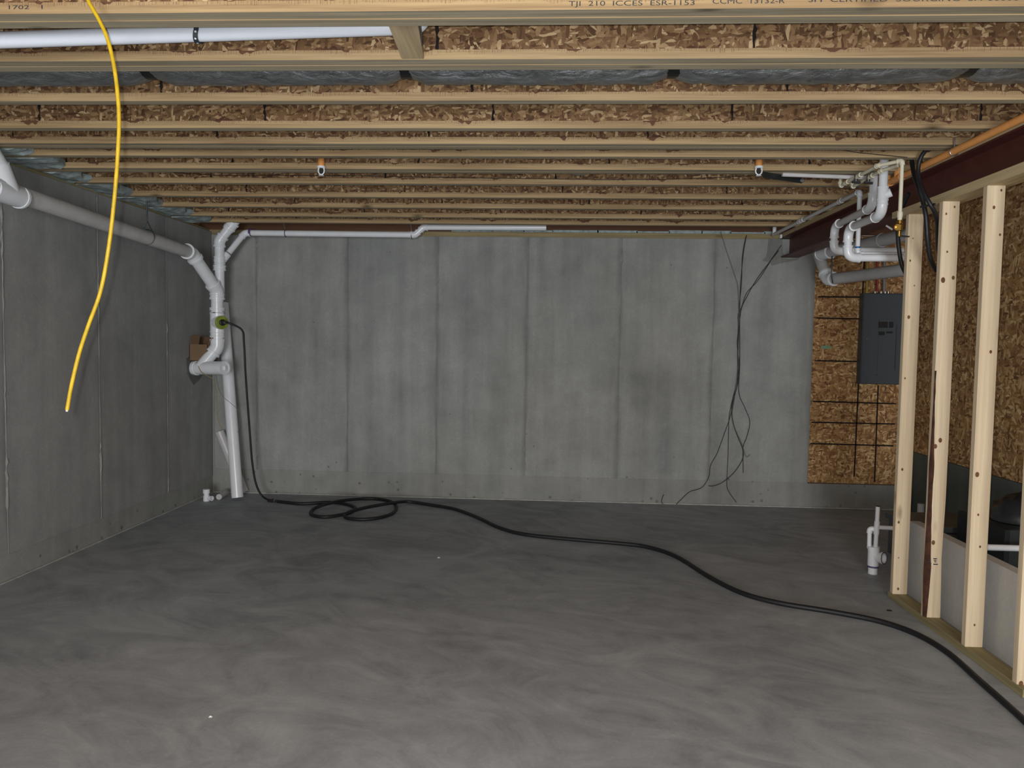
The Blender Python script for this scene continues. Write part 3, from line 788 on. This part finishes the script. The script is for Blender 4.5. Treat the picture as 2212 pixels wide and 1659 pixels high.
# loose pipes in the corner
a = PZ(513, 1079, .0); b = PY(481, 655, 7.28)
a.z = .02
tag(MB().tube([a, b], .056, 24).build('leaning_pipe', 'pvc', None, a), 'long white drain pipe leaning upright against the wall in the corner', 'pipe')
a = PY(527, 1058, 7.29); a.z = .02; b = PY(474, 932, 7.27)
o = tag(MB().tube([a, b], .047, 22).build('leaning_pipe', 'pvc_gray', None, a), 'short white pipe offcut leaning behind the long upright pipe', 'pipe')
ff = thing('pipe_fitting', 'white plastic tee fitting standing on the floor in the corner', 'pipe fitting', PZ(446, 1083, 0))
c = PZ(446, 1082, 0)
MB().lathe(c, (0, 0, 1), [(0, 0), (0, .03), (.055, .03), (.055, .024), (.075, .024), (.075, .032), (.115, .032), (.115, 0)]).build('socket', 'pvc', ff)
MB().lathe(c+V((.01, -.0, .03)), (.9, -.35, 0), [(0, .02), (.06, .024), (.06, .017), (.03, .017), (.03, 0)]).build('side_socket', 'pvc', ff)
a = PZ(456, 1076, .03); b = PZ(488, 1064, .03); b.y = min(b.y, 7.28)
tag(MB().tube([a+V((.05, .06, 0)), b], .028, 18).build('loose_pipe', 'pvc_gray', None, V((a.x, a.y, 0))), 'short grey white pipe offcut lying on the floor in the corner', 'pipe')

# ------------------------------------------------------------------ black hose
hr = .0155
hp_ = [(500, 697, 0), (512, 699, 0), (522, 712, 0), (527, 740, 0), (530, 800, 0), (534, 860, 0), (540, 940, 0), (545, 1000, 0), (553, 1045, 0), (566, 1071, 0)]
e0 = q0+qd*.155
up = [e0, e0+qd*.05+V((.01, 0, -.002))]
for i, (px, py, _) in enumerate(hp_[2:]):
    up.append(PY(px, py, 6.85+.02*i))
up.append(PZ(583, 1081, .014))
fl = [(600, 1083), (651, 1088), (708, 1085), (736, 1087), (758, 1092), (768, 1098.5), (761, 1105), (742, 1111), (704.6, 1116.6), (679, 1114), (671, 1108), (679, 1098.5), (704.6, 1089), (736, 1082), (780, 1077.7), (818, 1078), (847, 1085), (856, 1097), (847, 1109.6), (818, 1118.5), (784, 1122), (755, 1120), (744, 1114), (758, 1105), (793, 1096), (844, 1087), (879, 1083.7), (920, 1089), (983, 1100), (1034, 1119), (1078, 1139.7), (1135, 1154.6), (1236, 1165), (1340, 1174), (1400, 1182), (1460, 1202), (1530, 1245), (1600, 1280), (1680, 1302), (1800, 1322), (1900, 1342), (1980, 1370), (2050, 1412), (2120, 1474), (2212, 1556), (2340, 1680)]
hh = [hr]*len(fl)
for i, z in ((11, .02), (12, .042), (13, .036), (14, .02), (22, .02), (23, .042), (24, .042), (25, .046), (26, .022)): hh[i] = z
hs = thing('black_hose', 'black rubber hose looped and snaking across the concrete floor', 'hose', (0, 5.9, 0))
MB().tube(spline(up, 6), .0095, 12).build('supply_hose', 'hose', hs)
MB().lathe(e0-qd*.012, qd, [(0, 0), (0, .014), (.05, .014), (.05, 0)]).build('ferrule', 'chrome', hs)
flp = [PZ(px, py, z) for (px, py), z in zip(fl, hh)]
MB().tube(spline(flp, 6), hr, 12).build('floor_hose', 'hose', hs)
c0, c1 = up[-1], flp[0]; cdv = (c1-c0).normalized()
MB().lathe(c0-cdv*.02, cdv, [(0, 0), (0, .015), (.05, .015), (.05, .02), (.08, .02), (.08, 0)]).build('hose_coupling', 'wire', hs)
MB().lathe(c0+cdv*.062, cdv, [(0, .0), (0, .021), (.018, .021), (.018, 0)]).build('coupling_ring', 'chrome', hs)

# ------------------------------------------------------------------ wires on the back wall
def bw(lst, y=YB-.014): return [PY(1400+a/2.675, 500+b/2.675, y+.004*math.sin(i*1.3)) for i, (a, b) in enumerate(lst)]
wires = [
 ([(770,80),(720,150),(690,200),(630,290),(570,355),(540,440),(520,480),(522,560),(515,650),(525,740),(525,800),(515,870),(490,960),(470,1060),(465,1150),(462,1300),(455,1450),(465,1500),(510,1565)], 'wire', 'dark wire hanging from the beam pocket to a short hook at the wall foot'),
 ([(565,30),(545,140),(540,300),(525,450),(520,600),(520,800),(505,900),(480,1050),(440,1170),(400,1280),(362,1350),(350,1420),(310,1480),(240,1505),(190,1550),(150,1585),(100,1585),(78,1560),(90,1520)], 'wire', 'dark wire hanging down the back wall and curling at the floor'),
 ([(570,20),(552,120),(535,300),(530,470),(530,770),(525,930),(560,1020),(588,1100),(570,1190),(550,1250),(550,1395)], 'wire', 'dark wire bowing out in a wide diamond on the back wall'),
 ([(420,0),(450,100),(500,250),(520,330),(524,480),(522,700),(505,930),(487,1050),(500,1130),(540,1220),(555,1270),(570,1303),(590,1290)], 'wire_gray', 'grey wire slanting in from the sill and ending in a small upturned hook'),
 ([(755,110),(640,260),(575,370),(535,470),(518,700),(520,870),(485,1000),(490,1100),(520,1190),(545,1250),(548,1310),(500,1390),(430,1450),(380,1470),(350,1470)], 'wire', 'dark wire from the beam pocket swinging low toward the side along the wall')]
for i, (l, mt, lab) in enumerate(wires):
    tag(MB().tube(spline(bw(l, YB-.016-.005*i), 6), .0031, 6).build('hanging_wire', mt, None, bw(l)[len(l)//2]), lab, 'wire', 'wires on the back wall')

# ------------------------------------------------------------------ plumbing at the beam
XP = 2.06
def rn(name, label, pts, r, **k):
    t = thing(name, label, 'pipe', pts[-1]); pipe_run(t, pts, r, **k); return t
A = PX(1887, 378, XP); B = PX(1885, 447, XP); C = PX(1803, 488, XP); D = PX(1806, 541, XP)
A.y = B.y; D.y = C.y; E_ = PY(1950, 538, C.y); E_.z = D.z+.01
A.z = 2.75
rn('drain_pipe', 'white swept-elbow drain before the beam, beside a straight thin white pipe', [A, B, C, D, E_], .0245, bend=2.9, fit=1.22, alt={1: 'pvc_gray'}, mp='pvc')
A = PX(1903, 378, XP-.06); B = PX(1905, 464, XP-.06); C = PX(1833, 493, XP-.06); D = PX(1834, 556, XP-.06)
A.y = B.y; D.y = C.y; E_ = PY(1950, 557, C.y); E_.z = D.z+.004
A.z = 2.75
t = rn('drain_pipe', 'white plastic drain with swept elbows and a side cap in front of the beam', [A, B, C, D, E_], .0255, bend=2.9, fit=1.22, alt={1: 'pvc_gray'}, mp='pvc')
p = PX(1905, 424, XP-.06); p.y = B.y; p.x = B.x
coupling(t, p, (0, 0, 1), .0255, .11, fit=1.22); MB().lathe(p+V((.0, 0, .0)), (.8, -.5, .35), [(0, .026), (.05, .026), (.05, 0)]).build('side_cap', 'pvc', t)
# thin white vent with blue marks
A = PX(1676, 502, 2.10); B = PX(1857.5, 414, 2.10); A.z = B.z
A.x = 2.10; A.y = 7.25
Cc = V((B.x, B.y, PX(1857.5, 547, 2.10).z)); Dd = PY(1955, 547, B.y); Dd.z = Cc.z
t = rn('vent_pipe', 'thin white pipe following the beam then dropping straight with blue bands', [A, B, Cc, Dd], .0155, bend=1.6, fit=1.25, alt={0: 'pvc_gray'}, mp='pvc')
for py in (424, 533):
    p = PX(1857.5, py, 2.10); band(t, V((B.x, B.y, p.z)), (0, 0, 1), .0165 if py < 500 else .0165, .012, 'blue', 'blue_band')
for px, py in ((1816, 433), (1734, 473), (1728, 476)):
    p = PX(px, py, 2.10); coupling(t, V((2.10, p.y, A.z)), (0, 1, 0), .0155, .05, 'pvc_gray', fit=1.2)
p = V((2.10, 7.22, A.z)); MB().lathe(p, (0, 0, 1), [(0, .018), (.07, .018), (.07, 0)]).build('end_cap', 'pvc', t)
# large grey drains behind the beam
g0 = PY(1770, 549, 6.95); g1 = PY(1968, 502, 5.75); g1.z = g0.z+.008
gt = thing('large_drain', 'large grey drain pipes joined by a wye under the beam', 'drain pipe', g0)
low0 = PY(1790, 604, 6.88); low1 = PY(1972, 577, 5.9); low1.z = low0.z
pipe_run(gt, [g1, g0], .05, 'pvc_gray', 'pvc', 1.7, 1.16)
pipe_run(gt, [PY(1762, 532, 7.12), low0+V((-.005, .0, 0)), low1], .05, 'pvc_gray', 'pvc', 1.6, 1.17)
gd = (g1-g0).normalized(); coupling(gt, g0+gd*.1, gd, .05, .16, fit=1.18); coupling(gt, g0.lerp(g1, .72), gd, .05, .02, 'pvc_gray', fit=1.06)
wq = [PY(1799, 535, 6.75), PY(1797, 560, 6.72), PY(1796, 590, 6.72), PY(1799, 612, 6.74)]
tag(MB().tube(spline(wq, 5), .0055, 8).build('hanger_wire', 'strap', None, wq[-1]), 'grey hanger strap looped round the large grey drains', 'hanger')
a, b = PX(1914, 487, 2.26), PX(1928, 496, 2.3)
tag(MB().tube([a, b], .007, 10).build('plastic_clip', 'pvc', None, b), 'small white plastic clip under the steel beam', 'clip')
p = PY(1686, 511, YB-.03)
tag(MB().box(p+V((-.008, -.02, -.018)), p+V((.012, .02, .018))).build('pipe_clip', 'pvc', None, p, bevel=.003), 'tiny white clip at the end of the beam by the back wall', 'clip')

# cream supply pipes with a brass valve
ZC = 2.618
v0 = PZ(1949, 347, ZC); v1 = V((v0.x, v0.y, PY(1949, 470, v0.y).z))
n0_ = PZ(1896, 358, ZC); n1_ = PZ(1815, 402, ZC)
sp = thing('supply_pipe', 'cream supply pipe dropping to a brass valve beside the end stud', 'pipe', v1)
pipe_run(sp, [n1_+V((0, 0, .06)), n1_, n0_, v0, v1], .0105, 'cpvc', 'cpvc', 1.6, 1.35)
coupling(sp, n0_.lerp(n1_, .45), n1_-n0_, .0105, .04, 'cpvc', fit=1.35)
coupling(sp, n0_.lerp(n1_, .8), n1_-n0_, .0105, .04, 'cpvc', fit=1.35)
vv = v1
MB().lathe(vv, (0, 0, -1), [(-.03, .0), (-.03, .015), (.0, .015), (.0, .0125), (.018, .0125), (.018, 0)]).build('adapter', 'cpvc', sp)
MB().lathe(vv+V((0, 0, -.015)), (0, 0, -1), [(0, 0), (0, .016), (.02, .017), (.022, .011), (.028, .02), (.055, .018), (.06, .009), (.09, .009), (.09, 0)]).lathe(vv+V((-.0, 0, -.055)), (-.6, -.8, -.1), [(0, .012), (.035, .013), (.035, .017), (.045, .017), (.045, .012), (.03, .012), (.03, 0)]).build('valve_body', 'brass', sp)
MB().bar(vv+V((-.005, .0, -.10)), vv+V((.055, .0, -.106)), .016, .006).build('valve_handle', 'black', sp)
m0 = PZ(1903, 369, ZC); m1 = PZ(1841, 404, ZC)
s2 = thing('supply_pipe', 'shorter cream supply pipe running beside the one with the brass valve', 'pipe', m1)
pipe_run(s2, [m1+V((0, 0, .05)), m1, m0, V((m0.x+.045, m0.y-.11, ZC+.004))], .0105, 'cpvc', 'cpvc', 1.6, 1.35)
coupling(s2, m0.lerp(m1, .3), m1-m0, .0105, .04, 'cpvc', fit=1.35)
for t, a, b, u in ((sp, n0_, n1_, .55), (s2, m0, m1, .42)):
    c = a.lerp(b, u); MB().lathe(c+V((0, 0, .012)), (0, 0, -1), [(0, 0), (0, .014), (.026, .014), (.03, .009), (.036, .009), (.036, 0)]).build('valve_stem', 'chrome', t)
    MB().bar(c+V((-.022, 0, -.026)), c+V((.026, 0, -.032)), .02, .012).build('valve_handle', 'black', t)

# orange sprinkler main
XO = 2.135
o0 = PX(1916, 400, XO); o1 = PX(2212, 250, XO); zz = (o0.z+o1.z)/2; o0.z = zz; 
o2 = V((XO, 1.9, zz+.005))
ot = thing('sprinkler_pipe', 'orange sprinkler pipe running along the top of the steel beam', 'pipe', (XO, 3.6, zz))
pipe_run(ot, [V((XO-.006, o0.y, zz+.2)), o0, o2], .0195, 'orange', 'orange', 1.6, 1.22)
ty = PX(1940, 388, XO); ty.z = zz
MB().tube([V((XO, ty.y+.05, zz)), V((XO, ty.y-.05, zz))], .0240, 18).tube([V((XO, ty.y, zz)), V((XO, ty.y, zz+.06))], .0240, 18).build('tee', 'orange', ot)
MB().tube([V((XO, ty.y, zz+.04)), V((XO, ty.y, zz+.25))], .0165, 18).build('riser', 'orange', ot)
for yv, lab in ((4.2, 'riser'),):
    c = V((XO, 4.14, zz)); t = thing('pipe_clip', 'shiny metal hanger clip on the orange pipe by the black cables', 'clip', c)
    MB().tube([c+V((math.cos(a)*.0225, 0, math.sin(a)*.0225)) for a in [2*math.pi*q/20 for q in range(21)]], .003, 8, False).build('ring', 'chrome', t)
    MB().tube([c+V((0, 0, .02)), c+V((0, 0, .075))], .004, 8).build('rod', 'chrome', t)

# thick black cables
def ck(lst, xs_): return [PX(1900+a/3.95, 220+b/3.95, x) for (a, b), x in zip(lst, xs_)]
l1 = [(275, 470), (280, 540), (300, 640), (330, 730), (370, 850), (393, 960), (402, 1060), (408, 1160), (425, 1300), (450, 1380), (480, 1440)]
x1_ = [2.092, 2.09, 2.085, 2.088, 2.108, 2.12, 2.13, 2.14, 2.17, 2.2, 2.24]
p_ = ck(l1, x1_); p_ = [p_[0]+V((0, .01, .1))]+p_
tag(MB().tube(spline(p_, 6), .0125, 12).build('black_cable', 'black', None, p_[-1]), 'thick black cable hanging in a long bow between the two far studs', 'cable', 'black cables over the stud frame')
l2 = [(440, 395), (405, 405), (355, 470), (330, 560), (335, 650), (375, 770), (430, 870), (470, 940), (490, 1020), (492, 1120), (500, 1240), (530, 1400)]
x2_ = [2.09, 2.085, 2.07, 2.062, 2.06, 2.065, 2.09, 2.125, 2.17, 2.22, 2.27, 2.29]
p_ = ck(l2, x2_); p_ = [p_[0]+V((.03, .09, .012))]+p_
tag(MB().tube(spline(p_, 6), .0115, 12).build('black_cable', 'black', None, p_[-1]), 'thick black cable crossing over another and passing behind a stud', 'cable', 'black cables over the stud frame')
l3 = [(250, 780), (200, 880), (165, 980), (155, 1080), (158, 1180), (170, 1290), (190, 1390), (230, 1480)]
p_ = ck(l3, [2.19, 2.185, 2.18, 2.17, 2.17, 2.18, 2.2, 2.22]);
for q in p_: q.y = max(q.y, 4.73)
tag(MB().tube(spline(p_, 6), .0125, 12).build('black_cable', 'black', None, p_[-1]), 'thick black cable dropping behind the end stud by the brass valve', 'cable', 'black cables over the stud frame')
a, b = PX(1988, 447, 2.10), PX(2020, 441, 2.10)
tag(MB().bar(a, b, .006, .012).build('cable_strap', 'black', None, (a+b)/2), 'black strap tying the thick cables to the top plate', 'strap')

# ------------------------------------------------------------------ electrical panel
YP_ = YB-.05
a = PY(1866, 633, YP_); b = PY(1947, 831, YP_)
ep = thing('breaker_panel', 'dark grey breaker panel on the strand board wall', 'electrical panel', ((a.x+b.x)/2, YP_, b.z))
MB().box((a.x, YP_, b.z), (b.x, YB+.048, a.z)).build('cabinet', 'panel', ep, bevel=.004)
MB().box((a.x+.004, YP_-.006, b.z+.006), (b.x-.004, YP_+.001, a.z-.006)).build('cover', 'panel', ep, bevel=.003)
def prect(x0, y0, x1, y1, nm, mt, dz=.004, par=ep, base=.006, bev=.001):
    p = PY(x0, y1, YP_-base); q = PY(x1, y0, YP_-base)
    return MB().box((p.x, YP_-base-dz, p.z), (q.x, YP_-base+.0005, q.z)).build(nm, mt, par, bevel=bev)
dr = prect(1894, 690, 1936, 812, 'door', 'panel', .005)
prect(1897.5, 695, 1918, 708, 'breaker_window', 'panel_dk', .002, dr, .011, 0); prect(1920, 695, 1930, 708, 'breaker_window', 'panel_dk', .002, dr, .011, 0)
prect(1897.5, 716, 1911, 724, 'sticker', 'panel_dk', .001, dr, .011, 0); prect(1914, 716, 1928.5, 720, 'sticker', 'panel_dk', .001, dr, .011, 0)
prect(1934, 702, 1936.5, 800, 'door_edge', 'label', .004, dr, .010)
prect(1892, 809.5, 1926, 811, 'seam', 'panel_dk', .0006, ep, .006, 0)
p = PY(1872.5, 732, YP_-.006); MB().lathe(p, (0, -1, 0), [(0, .007), (.006, .006), (.006, 0)], 12).build('screw', 'chrome', ep)
for px in (1890, 1903, 1912, 1919):
    p = PY(px, 632, YP_+.03); p.z = a.z
    MB().lathe(p, (0, 0, 1), [(0, .013), (.012, .013), (.012, .009), (.02, .009), (.02, 0)], 12).build('cable_clamp', 'chrome', ep)
for px, mt, rr, lab in ((1874, 'tan', .012, 'dull yellow cable running up the strand board above the breaker panel'), (1896, 'red', .011, 'red cable rising from the top of the breaker panel'), (1911, 'grayc', .013, 'grey cable rising from the top of the breaker panel')):
    z0 = a.z+(.02 if px != 1874 else .0); p = PY(px, 600, YP_+.03); 
    tag(MB().tube(spline([V((p.x, p.y, z0)), V((p.x-.006, p.y, z0+.2)), V((p.x-.012, p.y+.008, 2.63))], 5), rr, 10).build('panel_cable', mt, None, (p.x, p.y, z0)), lab, 'cable')

# ------------------------------------------------------------------ rough-in plumbing at the floor
c = PZ(1885, 1239, 0)
ru = thing('floor_drain_stub', 'white plastic drain stub with clean-out rising from the concrete floor', 'drain pipe', c)
def rz(py): return PY(1886, py, c.y).z
MB().lathe(c, (0, 0, 1), [(0, .031), (rz(1222), .031)]).build('riser', 'pvc', ru)
MB().lathe(c, (0, 0, 1), [(rz(1224), .031), (rz(1224), .037), (rz(1190), .037), (rz(1190), .039), (rz(1180), .039), (rz(1180), .0)]).build('fitting', 'pvc', ru)
band(ru, V((c.x, c.y, rz(1223))), (0, 0, 1), .0376, .012, 'purple', 'primer_band')
cc = V((c.x+.004, c.y, rz(1203))); dq = V((.62, -.76, .1)).normalized()
MB().lathe(cc, dq, [(0, .034), (.055, .036), (.055, .042), (.07, .042), (.07, .030), (.05, .030), (.05, 0)]).build('cleanout', 'pvc', ru)
MB().lathe(cc+dq*.071, dq, [(0, .0425), (.001, .0425), (.001, .036)], 20).build('primer_ring', 'purple', ru)
xa = PY(1880, 1160, c.y).x; xb = PY(1892, 1160, c.y).x
xc = PY(1930, 1139, c.y)
pipe_run(ru, [V((xb-.004, c.y-.012, rz(1185))), V((xb, c.y-.012, rz(1093)))], .0145, 'pvc', 'pvc')
MB().tube([V((xb-.003, c.y-.012, rz(1153))), V((xb-.001, c.y-.012, rz(1125)))], .0185, 16).build('tee', 'pvc', ru)
MB().lathe(V((xb, c.y-.012, rz(1093))), (0, 0, 1), [(0, .0150), (.002, .0150), (.002, 0)], 14).build('pipe_end', 'crack', ru)
pipe_run(ru, [V((xb, c.y-.012, rz(1138))), V((xb+.26, c.y-.012, rz(1140)))], .0145, 'pvc', 'pvc')
pipe_run(ru, [V((xa, c.y+.012, rz(1185))), V((xa-.002, c.y+.012, rz(1143))), V((xb, c.y+.0, rz(1143)))], .0145, 'pvc', 'pvc', 1.2, 1.25)

# ------------------------------------------------------------------ things behind the low wall
du = thing('sheet_metal_duct', 'grey sheet metal duct section lying behind the low pale wall', 'duct', (3.0, 5.55, 0))
MB().box((2.62, 5.35, 0), (3.4, 5.78, .27)).build('duct_body', 'galv', du, bevel=.004)
MB().box((2.60, 5.33, .27), (3.42, 5.80, .315)).build('duct_lip', 'galv', du, bevel=.004)
MB().box((2.62, 5.342, .258), (3.4, 5.35, .27)).build('duct_seam', 'crack', du)
d2 = thing('sheet_metal_duct', 'dark sheet metal duct box with rivets standing by the stem wall', 'duct', (3.15, 4.9, 0))
MB().box((2.86, 4.72, 0), (3.42, 5.22, .45)).build('duct_body', 'galv_dark', d2, bevel=.004)
MB().box((2.84, 4.70, 0), (2.87, 5.24, .455)).build('duct_flange', 'panel_dk', d2, bevel=.003)
for zv in (.1, .2, .3, .4):
    MB().lathe((3.1, 4.72, zv), (0, -1, 0), [(0, .006), (.004, .005), (.004, 0)], 10).build('rivet', 'chrome', d2)
m = MB(); rg = random.Random(9); vs = []; fs = []; nu, nv = 18, 8
for i in range(nv+1):
    for k in range(nu):
        a_ = 2*math.pi*k/nu; t_ = math.pi/2*i/nv; rr = math.cos(t_)*(1+rg.uniform(-.09, .09))
        vs.append((3.14+.22*rr*math.cos(a_), 4.98+.2*rr*math.sin(a_), .455+.18*math.sin(t_)*(1+rg.uniform(-.08, .08))))
for i in range(nv):
    for k in range(nu): fs.append((i*nu+k, i*nu+(k+1) % nu, (i+1)*nu+(k+1) % nu, (i+1)*nu+k))
tag(m.add(vs, fs, True).build('plastic_bag', 'bag', None, (3.14, 4.98, .455)), 'crumpled black plastic heap on the dark metal duct box', 'bag')
a = PY(2120, 1182, 4.56); zq = a.z
tag(MB().tube([(2.37, 4.56, zq), (XR, 4.56, zq)], .019, 14).build('cross_pipe', 'pvc', None, (2.9, 4.56, zq)), 'white pipe running level behind the low pale wall', 'pipe')
c = PZ(1988, 1128, 0)
t = thing('floor_stub', 'short white pipe stub on the floor by the stem wall', 'pipe', c)
MB().lathe(c, (0, 0, 1), [(0, .045), (.05, .045), (.05, .03), (.17, .03), (.17, 0)]).build('stub', 'pvc_gray', t)

# ------------------------------------------------------------------ small bits on the floor
for px, py, s_, lab in ((948, 1205, .012, 'tiny white chip on the floor in front of the looped hose'), (780, 1075, .014, 'tiny white chip by the hose loops near the back wall'), (455, 1549, .008, 'tiny pale chip on bare floor toward the side wall'), (1921, 1319, .018, 'small dark chip on the floor beside the bottom plate')):
    c = PZ(px, py, 0)
    m = MB().add([c+V((-s_, -s_*.5, 0)), c+V((s_*.8, -s_*.6, 0)), c+V((s_, s_*.5, 0)), c+V((-s_*.7, s_*.6, 0)), c+V((-s_*.3, 0, .006)), c+V((s_*.4, .1*s_, .005))], [(0, 1, 5, 4), (1, 2, 5), (2, 3, 4, 5), (3, 0, 4)])
    tag(m.build('floor_chip', 'crack' if 'dark' in lab else 'chip', None, c), lab, 'debris')
